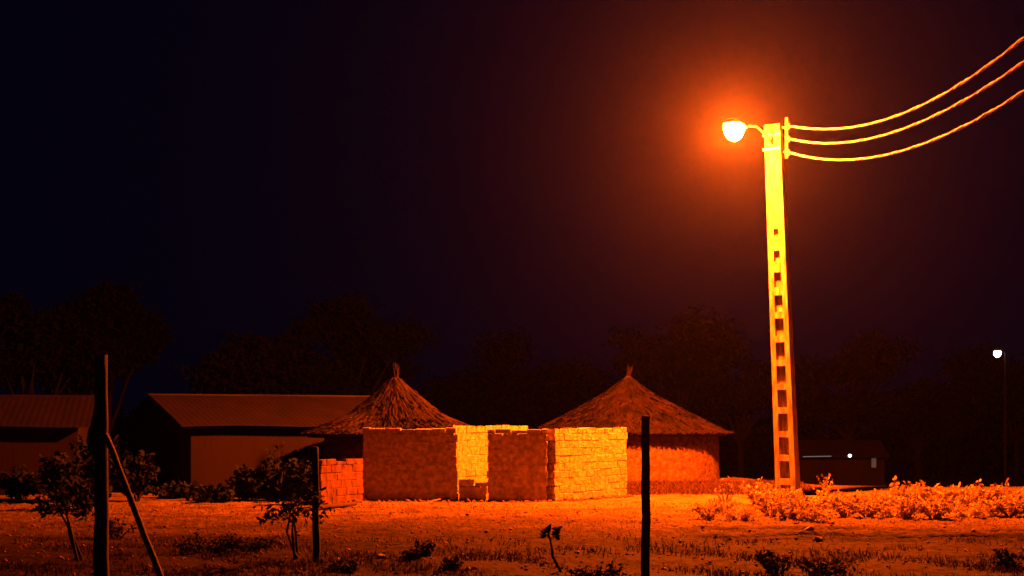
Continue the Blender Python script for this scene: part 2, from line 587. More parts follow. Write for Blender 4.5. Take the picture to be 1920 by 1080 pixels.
# ------------------------------------------------------------------ sheds on the left
def shed(name, label, corner, ang, width, length, ze, zr, over=0.35):
    """corner = near ground corner; front wall runs along ang from it; gable runs back-left"""
    d = Vector((math.cos(ang), math.sin(ang), 0))
    g = Vector((-math.sin(ang), math.cos(ang), 0))
    c = Vector((corner[0], corner[1], 0))
    root = empty(name, c, label, 'shed')
    t = 0.18
    def wall(p, q, h, peak=None):
        m = MB()
        u = (q - p).normalized()
        nn = Vector((-u.y, u.x, 0)) * t
        pts = [p, q, q + nn, p + nn]
        vs = [(v.x, v.y, -0.2) for v in pts] + [(v.x, v.y, h) for v in pts]
        fs = [(3, 2, 1, 0), (0, 1, 5, 4), (1, 2, 6, 5), (2, 3, 7, 6), (3, 0, 4, 7), (4, 5, 6, 7)]
        m.add(vs, fs)
        if peak:
            mid = (p + q) / 2
            a = [p, q, mid]
            vs = [(v.x, v.y, z) for v, z in zip(a, (h + .002, h + .002, peak))] + [((v + nn).x, (v + nn).y, z) for v, z in zip(a, (h + .002, h + .002, peak))]
            m.add(vs, [(0, 1, 2), (5, 4, 3), (1, 4, 5, 2), (0, 2, 5, 3)])
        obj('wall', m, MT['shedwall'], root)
    e = d * length
    w = g * width
    wall(c, c + e, ze)
    wall(c + e + g * 0.19, c + e + w - g * 0.19, ze, zr - 0.06)
    wall(c + e + w, c + w, ze)
    wall(c + w - g * 0.19, c + g * 0.19, ze, zr - 0.06)
    # corrugated iron slopes
    for side in (0, 1):
        m = MB()
        n = int((length + 2 * over) / 0.045)
        vs, fs = [], []
        for i in range(n + 1):
            u = -over + (length + 2 * over) * i / n
            cz = 0.005 * math.sin(2 * math.pi * i / 4.0)
            for k in range(4):
                f = k / 3.0
                s = -over + (width / 2 + over) * f
                z = ze + 0.02 + (zr - ze) * (s / (width / 2)) + cz + 0.02 * math.sin(u * 1.3 + k)
                p = c + d * u + (g * s if side == 0 else w - g * s)
                vs.append((p.x, p.y, z + 0.05)); vs.append((p.x, p.y, z + 0.035))
        for i in range(n):
            for k in range(3):
                a = i * 8 + k * 2; b = a + 8
                fs += [(a, b, b + 2, a + 2), (a + 1, a + 3, b + 3, b + 1)]
            a = i * 8
            fs += [(a, a + 1, a + 9, a + 8), (a + 6, a + 14, a + 15, a + 7)]
        for i in (0, n):
            for k in range(3):
                a = i * 8 + k * 2
                fs.append((a, a + 2, a + 3, a + 1))
        m.add(vs, fs)
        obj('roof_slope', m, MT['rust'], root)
    m = MB()
    p = c - d * over + g * (width / 2); q = c + d * (length + over) + g * (width / 2)
    m.tube([(p.x, p.y, zr + 0.06), (q.x, q.y, zr + 0.06)], 0.05, 8)
    obj('ridge_cap', m, MT['rust'], root)
    # purlin ends under the gable rake
    for f in (0.02, 0.5, 0.98):
        m = MB()
        s = width * f
        z = ze + (zr - ze) * (1 - abs(2 * f - 1)) - 0.06
        a = c - d * (over - 0.05) + g * s
        b = c + d * 0.3 + g * s
        m.tube([(a.x, a.y, z), (b.x, b.y, z)], 0.04, 6)
        obj('purlin', m, MT['wood'], root)
    return root


sc_ = at(358, 0, 37.5)
shed('long_shed', 'long dark shed with low iron roof, behind the bushes left of the huts', (sc_.x, 37.5), rad(28), 8.2, 8.0, 2.0, 2.90)
s2l = 8.6
s2e = at(146, 0, 37.2)
shed('long_shed', 'dim reddish shed cut off by the left edge of the photo', (s2e.x - s2l * math.cos(rad(14)), 37.2 - s2l * math.sin(rad(14))), rad(14), 5.0, s2l, 2.02, 2.82)


# ------------------------------------------------------------------ concrete street lamp
PB = Vector((at(1478, 0, 36.4).x, 36.4, 0.0))
PT = Vector((at(1450, 0, 36.4).x, 36.4, 10.55))
lamp_root = empty('street_lamp', (PB.x, PB.y, float(gz(PB.x, PB.y))), 'tall pale concrete ladder pole carrying a blazing orange street light', 'street lamp')


def concrete_pole():
    ang = rad(32)
    nrm = Vector((-math.sin(ang), -math.cos(ang), 0))
    side = Vector((math.cos(ang), -math.sin(ang), 0))
    zrow = lambda py: H - (py - HY) * 36.4 / F
    bands = [(-0.4, None)]
    holes = []
    for k in range(12):
        pc = 925 - 44.4 * k
        hh = 33 if k < 7 else (33, 31, 28, 20, 13)[k - 7]
        ww = 0.50 if k < 7 else (0.50, 0.46, 0.42, 0.36, 0.30)[k - 7]
        holes.append((zrow(pc + hh / 2), zrow(pc - hh / 2), ww))
    zs = [(-0.5, None)]
    segs = []
    z = -0.5
    for (a, b, ww) in holes:
        if a > z: segs.append((z, a, None))
        segs.append((a, b, ww)); z = b
    segs.append((z, 10.55, None))
    m = MB()
    def dims(z):
        f = max(0.0, min(1.0, z / 10.55))
        return 0.60 + (0.46 - 0.60) * f, 0.40 + (0.26 - 0.40) * f
    def P(z, u, v):
        """u across -1..1, v depth: 0 front, 1 back"""
        W, D = dims(z)
        f = z / 10.55
        c = PB.lerp(PT, f); c.z = z
        return c + side * (u * W / 2) + nrm * (D / 2 - v * D)
    def quad(a, b, c, d):
        m.add([a, b, c, d], [(0, 1, 2, 3)])
    for (a, b, ww) in segs:
        quad(P(a, 1, 0), P(a, 1, 1), P(b, 1, 1), P(b, 1, 0))
        quad(P(a, -1, 1), P(a, -1, 0), P(b, -1, 0), P(b, -1, 1))
        if ww is None:
            quad(P(a, -1, 0), P(a, 1, 0), P(b, 1, 0), P(b, -1, 0))
            quad(P(a, 1, 1), P(a, -1, 1), P(b, -1, 1), P(b, 1, 1))
        else:
            for v0, v1, fl in ((0, 0.42, 1), (1, 0.58, -1)):   # recess on both faces, thin web between
                q = [P(a, -1, v0), P(a, -ww, v0), P(b, -ww, v0), P(b, -1, v0)]; quad(*(q if fl > 0 else q[::-1]))
                q = [P(a, ww, v0), P(a, 1, v0), P(b, 1, v0), P(b, ww, v0)]; quad(*(q if fl > 0 else q[::-1]))
                q = [P(a, -ww, v1), P(a, ww, v1), P(b, ww, v1), P(b, -ww, v1)]; quad(*(q if fl > 0 else q[::-1]))
                quad(P(a, -ww, v0), P(a, ww, v0), P(a, ww, v1), P(a, -ww, v1))
                quad(P(b, -ww, v1), P(b, ww, v1), P(b, ww, v0), P(b, -ww, v0))
                quad(P(a, -ww, v1), P(b, -ww, v1), P(b, -ww, v0), P(a, -ww, v0))
                quad(P(a, ww, v0), P(b, ww, v0), P(b, ww, v1), P(a, ww, v1))
    quad(P(10.55, -1, 0), P(10.55, 1, 0), P(10.55, 1, 1), P(10.55, -1, 1))
    return obj('pole', m, MT['concrete'], lamp_root)


concrete_pole()
LS = 1.3                                     # lantern scale
LP = at(1380, 243, 34.9)                     # centre of the lamp bowl
a0 = Vector((PT.x - 0.02, 36.33, 10.2))
m = MB()
adir = (Vector((LP.x, LP.y, 0)) - Vector((a0.x, a0.y, 0))).normalized()
hc = Vector((LP.x, LP.y, LP.z + 0.12))
m.tube([a0 + Vector((0, 0, -0.25)), a0 + adir * 0.35 + Vector((0, 0, -0.02)), a0 + adir * 0.9 + Vector((0, 0, 0.16)), hc - adir * 0.30 + Vector((0, 0, 0.04))], 0.035, 10)
obj('arm', m, MT['steel'], lamp_root, smooth=True)
for dz in (-0.35, 0.05):
    m = MB()
    m.box((a0.x + 0.03, a0.y + 0.08, a0.z + dz), (0.52, 0.34, 0.07), rad(-32))
    obj('clamp_band', m, MT['steel'], lamp_root)


def luminaire():
    side = Vector((-adir.y, adir.x, 0))
    hs = MB()
    rings = [(-0.38, 0.05, 0.05), (-0.30, 0.09, 0.07), (-0.12, 0.15, 0.10), (0.1, 0.17, 0.11), (0.28, 0.15, 0.08), (0.36, 0.08, 0.04)]
    vs, fs = [], []
    n = 16
    for (u, w, h) in rings:
        for k in range(n):
            a = 2 * math.pi * k / n
            zz = math.sin(a) * h
            if zz < 0: zz *= 0.25
            p = hc + (adir * u + side * (math.cos(a) * w) + Vector((0, 0, zz))) * LS
            vs.append(p)
    for i in range(len(rings) - 1):
        for k in range(n):
            k2 = (k + 1) % n
            fs.append((i * n + k, i * n + k2, (i + 1) * n + k2, (i + 1) * n + k))
    fs.append(tuple(range(n - 1, -1, -1))); fs.append(tuple((len(rings) - 1) * n + k for k in range(n)))
    hs.add(vs, fs)
    h = obj('lamp_housing', hs, MT['steel'], lamp_root, smooth=True)
    b = MB()
    vs, fs = [], []
    rows = 6
    for i in range(rows):
        f = i / (rows - 1)
        for k in range(n):
            a = 2 * math.pi * k / n
            s = math.cos(f * math.pi / 2 * 0.97)
            p = hc + (adir * (0.08 + 0.25 * s * math.cos(a)) + side * (0.20 * s * math.sin(a)) + Vector((0, 0, -0.035 - 0.30 * math.sin(f * math.pi / 2)))) * LS
            vs.append(p)
    for i in range(rows - 1):
        for k in range(n):
            k2 = (k + 1) % n
            fs.append((i * n + k, i * n + k2, (i + 1) * n + k2, (i + 1) * n + k))
    b.add(vs, fs)
    obj('lamp_bowl', b, emit('sodium_bowl', LAMP_COLOR, LAMP_POWER / (4 * math.pi ** 2 * 0.30 ** 2)), h, smooth=True)


luminaire()
# bracket with insulators for the three wires
WIRES = [[(1480, 236), (1530, 241), (1590, 241), (1650, 226), (1720, 200), (1800, 160), (1890, 95), (1920, 70)],
         [(1480, 260), (1550, 268), (1600, 267), (1680, 245), (1760, 213), (1850, 165), (1900, 130), (1920, 115)],
         [(1480, 286), (1540, 297), (1600, 300), (1660, 292), (1740, 265), (1820, 230), (1900, 185), (1920, 170)]]
NAMES = ['uppermost of the three lit wires sagging from the lamp pole', 'middle of the three lit wires sagging from the lamp pole', 'lowest of the three lit wires sagging from the lamp pole']
XW = 7.82
m = MB()
m.box((XW - 0.05, 36.25, 10.15), (0.07, 0.07, 1.15))
m.box((XW - 0.22, 36.27, 10.45), (0.40, 0.05, 0.05))
m.box((XW - 0.22, 36.27, 9.75), (0.40, 0.05, 0.05))
obj('bracket', m, MT['steel'], lamp_root)
for wp, lab in zip(WIRES, NAMES):
    Yp = [XW * F / (px - 960) for px, py in wp]
    Zp = [H + (HY - py) * y / F for (px, py), y in zip(wp, Yp)]
    co = np.polyfit(Yp, Zp, 3)
    zf = np.poly1d(co)
    Yv = np.linspace(36.1, 12.0, 300)
    zend = float(zf(36.1))
    zs = zf(Yv)
    cut = float(zf(15.0)); sl = float(np.polyder(zf)(15.0))
    zs = np.where(Yv < 15.0, cut + (Yv - 15.0) * sl, zs)
    w = MB()
    for ph in (0, 2.094, 4.189):            # three twisted strands
        pts = [Vector((XW + 0.013 * math.cos(y * 4 + ph), y, z + 0.013 * math.sin(y * 9 + ph))) for y, z in zip(Yv, zs)]
        w.tube(pts, 0.017, 5)
    tag(obj('power_wire', w, MT['cable'], loc=(XW, 36.1, zend), smooth=True), lab, 'wire', 'wires from the lamp pole')
    i_ = MB()
    i_.lathe([(0.012, -0.09), (0.05, -0.07), (0.03, -0.03), (0.055, 0.0), (0.03, 0.03), (0.05, 0.07), (0.012, 0.09)], (XW, 36.16, zend), 12)
    obj('insulator', i_, MT['ceramic'], lamp_root, smooth=True)


# ------------------------------------------------------------------ leaf clouds
def leaf_cloud(C, size, up=0.3, rng=nrg, hexa=True, droop=0.0):
    """C (N,3) centres -> rounded folded leaves"""
    n = len(C)
    d = rng.normal(size=(n, 3)); d[:, 2] += up
    d /= np.linalg.norm(d, axis=1)[:, None]
    t = rng.normal(size=(n, 3))
    t -= d * np.sum(t * d, 1)[:, None]
    t /= np.linalg.norm(t, axis=1)[:, None]
    b = np.cross(d, t)
    s = (size * rng.uniform(0.6, 1.3, n))[:, None]
    if hexa:
        prof = [(-1, 0), (-0.45, 0.62), (0.45, 0.55), (1, 0), (0.45, -0.55), (-0.45, -0.62)]
        V = np.stack([C + t * s * u + b * s * v + d * s * 0.25 * abs(v) for u, v in prof], 1).reshape(-1, 3)
        i = np.arange(n)[:, None] * 6
        Fq = np.concatenate([i + np.array([[0, 1, 2, 3]]), i + np.array([[0, 3, 4, 5]])], 0)
    else:
        prof = [(-1, 0), (0, 0.42), (1, 0), (0, -0.42)]
        V = np.stack([C + t * s * u + b * s * v for u, v in prof], 1).reshape(-1, 3)
        Fq = np.arange(4 * n).reshape(-1, 4)
    return V, Fq


def shrub_proto(seed, h, w, nl, size, stems, leafm, stemm, spiky=False):
    """stems fanning out from the base with leaves along them; built at the origin"""
    g = np.random.default_rng(seed)
    st = MB()
    cents = []
    for k in range(stems):
        a = g.uniform(0, 6.28); r = w / 2 * math.sqrt(g.uniform(0.05, 1))
        hh = h * g.uniform(0.55, 1.0) * (1 - 0.35 * (2 * r / w) ** 2)
        tip = Vector((r * math.cos(a), r * math.sin(a), hh))
        p0 = Vector((0.1 * r * math.cos(a), 0.1 * r * math.sin(a), -0.05))
        mid = (p0 + tip) * 0.5 + Vector((g.uniform(-.05, .05), g.uniform(-.05, .05), 0.08 * h))
        st.tube([p0, mid, tip], [0.014, 0.010, 0.004], 4)
        for _ in range(max(1, nl // stems)):
            f = g.uniform(0.18, 1.05) ** 0.8
            p = (p0 * (1 - f) ** 2 + mid * 2 * f * (1 - f) + tip * f * f)
            cents.append([p.x + g.normal(0, 0.05 * w), p.y + g.normal(0, 0.05 * w), max(0.03, p.z + g.normal(0, 0.04))])
    C = np.array(cents)
    V, Fq = leaf_cloud(C, size, 0.5, g, hexa=not spiky)
    return st, V, Fq


def make_shrub(name, loc, label, cat, seed, h, w, nl, size, stems, leafm, stemm, spiky=False, group=None):
    root = empty(name, loc, label, cat, group)
    st, V, Fq = shrub_proto(seed, h, w, nl, size, stems, leafm, stemm, spiky)
    me = st.mesh('stems'); me.materials.append(stemm)
    o = bpy.data.objects.new('stems', me); COL.objects.link(o); o.parent = root
    lm = np_mesh('foliage', V, Fq, 4); lm.materials.append(leafm)
    f = bpy.data.objects.new('foliage', lm); COL.objects.link(f); f.parent = root
    f['kind'] = 'stuff'
    return root


ORD = ['first', 'second', 'third', 'fourth', 'fifth', 'sixth', 'seventh', 'eighth', 'ninth', 'tenth', 'eleventh', 'twelfth', 'thirteenth', 'fourteenth']
protos = []
first_used = []


def shrub_copy(i, loc, sc, label, group):
    if len(protos) <= i:
        spec = [(21, 0.66, 1.30, 380, 0.058, 24), (22, 0.46, 1.30, 460, 0.042, 34), (23, 0.80, 1.05, 300, 0.052, 16)][i]
        protos.append(make_shrub('leafy_shrub', loc, label, 'shrub', *spec, MT['paleleaf'], MT['drystem'], group=group))
        r = protos[i]
    else:
        r = copy_tree(protos[i])
        r['label'] = label
        r['group'] = group
    r.location = loc
    r.rotation_euler = (0, 0, rnd.uniform(0, 6.28))
    r.scale = (sc, sc, sc * rnd.uniform(0.9, 1.1))
    return r


G_SH = 'pale shrubs along the track on the right'
for row, (py, n, x0, x1) in enumerate([(972, 14, 1340, 1945), (952, 13, 1365, 1940)]):
    for k in range(n):
        px = x0 + (x1 - x0) * k / (n - 1) + rnd.uniform(-14, 14)
        p = gpt(px, py + rnd.uniform(-5, 5))
        sc = rnd.uniform(0.68, 1.05) * (0.8 if k == 0 else 1.0)
        lab = 'pale leafy shrub, %s from left in the %s row along the track' % (ORD[k], ('front', 'back')[row])
        shrub_copy((k + row) % 3 if len(protos) == 3 else min(len(protos), 2), p, sc, lab, G_SH)

# taller dry weeds just right of the pole
for px, py, h in ((1548, 945, 0.95), (1360, 950, 0.85), (1890, 950, 0.8)):
    lab = {1548: 'tall wispy dry weed behind the shrubs right of the pole', 1360: 'wispy dry weed rising left of the concrete pole', 1890: 'wispy dry weed rising among shrubs at the right edge'}[px]
    make_shrub('dry_weed', gpt(px, py), lab, 'weed', px, h, 0.6, 60, 0.05, 12, MT['paleleaf'], MT['drystem'], spiky=True)

# ------------------------------------------------------------------ dark bushes and saplings
DB = [  # px, py base, height m, width m, leaves, label
    (455, 938, 1.0, 1.5, 500, 'low dark bush against the shed wall, left of the spiky bush'),
    (517, 938, 1.65, 1.1, 420, 'tall spiky dark bush against the shed wall'),
    (575, 939, 1.3, 1.2, 420, 'dark bush beside the low orange wall stub'),
    (395, 941, 0.35, 1.6, 260, 'very low dark bush at the left corner of the long shed'),
    (40, 936, 0.95, 1.4, 420, 'dark bush against the left shed wall, nearest the left edge of the photo'),
    (112, 938, 1.35, 1.5, 520, 'dark bush against the right end of the left shed wall'),
    (185, 940, 1.9, 1.7, 700, 'tall dark bush in the gap between the two sheds'),
    (255, 940, 1.5, 1.4, 520, 'dark bush beside the gable end of the long shed'),
    (425, 932, 0.45, 1.7, 320, 'low dark bush at the foot of the long shed, beside its left corner'),
    (330, 934, 0.5, 1.6, 320, 'low dark bush in front of the dark gable of the long shed'),
    (165, 955, 1.0, 1.3, 420, 'dark bush in front of the gap, just behind the leaning thin pole'),
]
for k, (px, py, h, w, nl, lab) in enumerate(DB):
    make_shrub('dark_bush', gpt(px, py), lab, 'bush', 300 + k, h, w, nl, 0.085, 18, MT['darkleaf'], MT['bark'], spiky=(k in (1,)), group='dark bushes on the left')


def sapling(px, py, crown_py, cw, label, seed, nstem=3, nl=260):
    b = gpt(px, py)
    root = empty('sapling', b, label, 'sapling')
    g = random.Random(seed)
    top = at(px - 24, crown_py, b.y)
    m = MB()
    hub = []
    for k in range(nstem):
        off = Vector((g.uniform(-.06, .06), g.uniform(-.06, .06), 0))
        mid = b.lerp(top, 0.5) + Vector((g.uniform(-.12, .12), g.uniform(-.1, .1), 0))
        tip = top + Vector((g.uniform(-.25, .25) * cw, g.uniform(-.25, .25) * cw, g.uniform(-.05, .12)))
        m.tube([b + off - Vector((0, 0, 0.05)), mid, tip], [0.026, 0.02, 0.008], 6)
        for _ in range(5):
            e = tip + Vector((g.uniform(-.5, .5) * cw, g.uniform(-.5, .5) * cw, g.uniform(-.25, .25) * cw))
            m.tube([mid.lerp(tip, g.uniform(.5, 1)), e], [0.009, 0.003], 4)
            hub.append(e)
    obj('trunk', m, MT['bark'], root)
    rg = np.random.default_rng(seed)
    C = []
    for e in hub:
        for _ in range(nl // len(hub)):
            C.append([e.x + rg.normal(0, .13 * cw), e.y + rg.normal(0, .13 * cw), e.z + rg.normal(0, .10 * cw)])
    C = np.array(C) - np.array(b)
    V, Fq = leaf_cloud(C, 0.062, 0.2, rg, hexa=False)
    tag(obj('crown', np_mesh('crown', V, Fq, 4), MT['darkleaf'], root), kind='stuff')


sapling(556, 1048, 948, 0.85, 'small dark sapling with a round leafy head, in front of the long shed', 5, 3, 330)
sapling(150, 1050, 952, 0.75, 'small dark sapling near the left edge, beside the upright left post', 6, 3, 320)
sapling(1060, 1075, 1012, 0.26, 'tiny dark sapling in the foreground, left of the thin upright post', 8, 1, 60)

WD = [(392, 1034, 0.30, 1.2, 'wide dark weed clump on the ground left of the sapling'),
      (470, 1030, 0.18, 0.9, 'flat dark weed clump just left of the sapling stem'),
      (797, 1042, 0.26, 0.35, 'small dark weed standing in the middle foreground'),
      (770, 1050, 0.16, 0.35, 'tiny dark weed just left of the middle foreground weed'),
      (850, 1066, 0.16, 0.4, 'tiny dark weed right of the middle foreground weed'),
      (1455, 1078, 0.46, 0.6, 'dark weed clump below the concrete pole at the bottom edge'),
      (1540, 1079, 0.26, 0.8, 'low dark weed clump at the bottom edge, right of the pole'),
      (1892, 1064, 0.32, 0.45, 'dark weed clump at the bottom right of the track'),
      (640, 1072, 0.14, 0.7, 'flat dark weed clump at the bottom edge, right of the crooked post'),
      (1120, 1084, 0.2, 0.9, 'low dark weed clump at the bottom edge, left of the thin post'),
      (215, 1010, 0.5, 0.9, 'dark weed clump near the foot of the leaning thin pole')]
for k, (px, py, h, w, lab) in enumerate(WD):
    make_shrub('dark_weed', gpt(px, py), lab, 'weed', 500 + k, h, w, int(140 + 160 * w), 0.045, 12, MT['darkleaf'], MT['bark'], spiky=True, group='dark weeds in the foreground')

# ------------------------------------------------------------------ posts
def post(name, px, py_base, top_py, r, label, lean=0.0, seed=1, Y=None):
    b = gpt(px, py_base) if Y is None else on_ground((px - 960) * Y / F, Y)
    t = at(px, top_py, b.y)
    g = random.Random(seed)
    m = MB()
    n = 9
    pts, rr = [], []
    for i in range(n):
        f = i / (n - 1)
        pts.append(Vector((b.x + lean * f + g.uniform(-.008, .008), b.y + g.uniform(-.008, .008), b.z - 0.25 + (t.z - b.z + 0.25) * f)))
        rr.append(r * (1.08 - 0.18 * f) * g.uniform(0.95, 1.05))
    m.tube(pts, rr, 10)
    o = obj(name, m, MT['wood'], loc=b, smooth=True)
    return tag(o, label, 'post'), b


post('wooden_post', 1211, 0, 780, 0.056, 'thin dark upright post in front of the right hut', 0.0, 3, Y=16.0)
post('wooden_post', 594, 1052, 838, 0.055, 'dark crooked post beside the sapling, left of the huts', -0.03, 4)
sp, sb = post('wooden_post', 190, 0, 665, 0.085, 'upright dark post at the left with a thin pole leaning on it', 0.0, 5, Y=15.5)
# straight strut from the post to the ground
A = at(190, 815, 15.5); A.x += 0.07; A.y -= 0.05
dirp = at(300, 1080, 14.6) - A
Bp = A + dirp * ((A.z - float(gz(-5.5, 14.5))) / -dirp.z) if dirp.z < 0 else A
m = MB()
nst = 10
m.tube([A.lerp(Bp, i / nst) + Vector((rnd.uniform(-.006, .006), rnd.uniform(-.006, .006), 0)) for i in range(nst + 1)], [0.036 * rnd.uniform(.93, 1.07) for _ in range(nst + 1)], 10)
tag(obj('leaning_strut', m, MT['strutwood'], loc=Bp, smooth=True), 'thin straight pole leaning against the tall left post', 'strut')

# pale stick by the wall, stones
p = gpt(806, 944); q = p + Vector((0.27, 0.15, 0.10))
m = MB(); m.tube([p + Vector((0, 0, .02)), p.lerp(q, .5) + Vector((0, 0, .03)), q], [0.028, 0.024, 0.016], 7)
tag(obj('stick', m, MT['stone'], loc=p), 'short pale stick lying at the foot of the dark wall', 'stick')
p = gpt(560, 962); q = gpt(668, 948)
m = MB(); m.tube([p + Vector((0, 0, .05)), p.lerp(q, .5) + Vector((0, 0, .07)), q + Vector((0, 0, .06))], [0.05, 0.06, 0.045], 8)
tag(obj('log', m, MT['wood'], loc=p, smooth=True), 'dark log lying on the ground before the low orange wall', 'log')


def stone(px, py, s, label, seed):
    p = gpt(px, py)
    bm = bmesh.new()
    bmesh.ops.create_icosphere(bm, subdivisions=2, radius=1.0)
    g = random.Random(seed)
    k = [Vector((g.uniform(-1, 1), g.uniform(-1, 1), g.uniform(-1, 1))).normalized() for _ in range(9)]
    for v in bm.verts:
        c = v.co.copy()
        for d in k:
            o = c.dot(d)
            if o > 0.62: c -= d * (o - 0.62)
        v.co = Vector((c.x * s * 1.2, c.y * s, c.z * s * 0.7 + s * 0.25))
    me = bpy.data.meshes.new('stone'); bm.to_mesh(me); bm.free()
    o = obj('stone', me, MT['stone'], loc=p)
    tag(o, label, 'stone', 'pale stones on the ground')


for k, (px, py, s, lab) in enumerate([
        (652, 1034, 0.055, 'small pale stone right of the crooked post'),
        (714, 1046, 0.075, 'pale stone in the foreground left of the middle weed'),
        (722, 1037, 0.05, 'smaller pale stone just behind the foreground stone'),
        (877, 1068, 0.05, 'pale stone near the bottom edge, left of the two together'),
        (890, 1067, 0.045, 'pale stone near the bottom edge, right of the two together'),
        (1517, 998, 0.09, 'pale stone on the track edge, below the shrubs'),
        (1534, 1009, 0.10, 'flat pale stone on the track below the concrete pole'),
        (1245, 1068, 0.045, 'small pale stone right of the thin upright post')]):
    stone(px, py, s, lab, k)

# ------------------------------------------------------------------ ground cover (uncountable)
def grass(name, n, xr, yr, hmin, hmax, material, label, dens=None, seed=3):
    g = np.random.default_rng(seed)
    x = g.uniform(*xr, n); y = g.uniform(*yr, n)
    if dens is not None:
        k = g.uniform(0, 1, n) < dens(x, y)
        x, y = x[k], y[k]
    n = len(x)
    z = gz(x, y) - 0.01
    h = g.uniform(hmin, hmax, n); a = g.uniform(0, 6.28, n); w = g.uniform(0.004, 0.011, n)
    ln = g.uniform(0.1, 0.8, n) * h; la = g.uniform(0, 6.28, n)
    P = np.stack([x, y, z], -1)
    W = np.stack([np.cos(a) * w, np.sin(a) * w, 0 * w], -1)
    M = P + np.stack([np.cos(la) * ln * .35, np.sin(la) * ln * .35, h * .6], -1)
    T = P + np.stack([np.cos(la) * ln, np.sin(la) * ln, h], -1)
    V = np.stack([P - W, P + W, M + W * .7, T, M - W * .7], 1).reshape(-1, 3)
    Fq = np.arange(5 * n).reshape(-1, 5)
    tag(obj(name, np_mesh(name, V, Fq, 5), material), label, 'grass', kind='stuff')


def patchy(x, y):
    v = np.sin(x * 1.3 + 2 * np.sin(y * .7)) * np.sin(y * 1.6 + 1.5 * np.sin(x * .5)) + 0.5 * np.sin(x * 3.1 + y * 2.3)
    return sstep(-0.5, 0.9, v)


grass('weedy_grass', 60000, (-11, 11), (15.5, 24.5), 0.03, 0.13, MT['grass'], 'ragged dark grass covering the foreground', lambda x, y: patchy(x, y) * sstep(24.5, 19.5, y))
grass('dry_grass', 42000, (2.6, 9.5), (36.9, 43.8), 0.04, 0.16, MT['drygrass'], 'dry reddish grass in front of the right hut', lambda x, y: 0.35 + 0.65 * patchy(x * 2, y * 2), 4)
grass('sparse_grass', 26000, (-13, 14), (24, 33), 0.02, 0.07, MT['drygrass'], 'sparse short dry grass on the sandy strip', lambda x, y: 0.1 + 0.7 * patchy(x * 1.4, y * 1.7), 5)

# crumbled mud at the foot of the walls
def crumble(n, segs, seed):
    g = np.random.default_rng(seed)
    Vv, Ff = [], []
    ov = np.array([[1, 0, 0], [-1, 0, 0], [0, 1, 0], [0, -1, 0], [0, 0, .8], [0, 0, -.8]])
    of = np.array([[0, 2, 4], [2, 1, 4], [1, 3, 4], [3, 0, 4], [2, 0, 5], [1, 2, 5], [3, 1, 5], [0, 3, 5]])
    for (x0, y0, x1, y1, w) in segs:
        k = int(n * math.hypot(x1 - x0, y1 - y0))
        f = g.uniform(0, 1, k); off = np.abs(g.normal(0, w, k)) + 0.15
        L = math.hypot(x1 - x0, y1 - y0); nx_, ny_ = (y1 - y0) / L, -(x1 - x0) / L
        x = x0 + (x1 - x0) * f + nx_ * off; y = y0 + (y1 - y0) * f + ny_ * off
        s_ = g.uniform(0.015, 0.05, k) * (1 + (g.uniform(0, 1, k) > 0.93) * 1.2)
        P = np.stack([x, y, gz(x, y) + s_ * 0.35], -1)
        b0 = len(Vv) and sum(len(v) for v in Vv)
        Vv.append((P[:, None, :] + ov[None] * s_[:, None, None] * g.uniform(0.6, 1.4, (k, 6, 1))).reshape(-1, 3))
        Ff.append((np.arange(k)[:, None, None] * 6 + of[None]).reshape(-1, 3) + b0)
    return np.concatenate(Vv), np.concatenate(Ff)


V, Fq = crumble(70, [(xl, 34.25, CX, 34.2, 0.16), (CX, CY, EX, EY, 0.22), (s0.x, s0.y, s1.x, s1.y, 0.15)], 15)
tag(obj('crumbled_mud', np_mesh('crumbled_mud', V, Fq, 3), MT['redbrick']), 'crumbled mud lying along the foot of the brick walls', 'rubble', kind='stuff')

# clods and pebbles
n = 5000
g = np.random.default_rng(9)
x = g.uniform(-14, 14, n); y = 16 + 18 * g.uniform(0, 1, n)
s = g.uniform(0.008, 0.035, n) * (1 + 0.8 * (g.uniform(0, 1, n) > 0.95))
P = np.stack([x, y, gz(x, y) + s * 0.3], -1)
octv = np.array([[1, 0, 0], [-1, 0, 0], [0, 1, 0], [0, -1, 0], [0, 0, .7], [0, 0, -.7]])
octf = np.array([[0, 2, 4], [2, 1, 4], [1, 3, 4], [3, 0, 4], [2, 0, 5], [1, 2, 5], [3, 1, 5], [0, 3, 5]])
V = (P[:, None, :] + octv[None] * s[:, None, None] * g.uniform(0.6, 1.4, (n, 6, 1))).reshape(-1, 3)
Fq = (np.arange(n)[:, None, None] * 6 + octf[None]).reshape(-1, 3)
tag(obj('pebbles', np_mesh('pebbles', V, Fq, 3), mat('laterite_pebble', (0.10, 0.045, 0.02), (0.24, 0.12, 0.06), scale=3, coord='Geometry')), 'scattered pebbles and clods on the sandy ground', 'pebbles', kind='stuff')


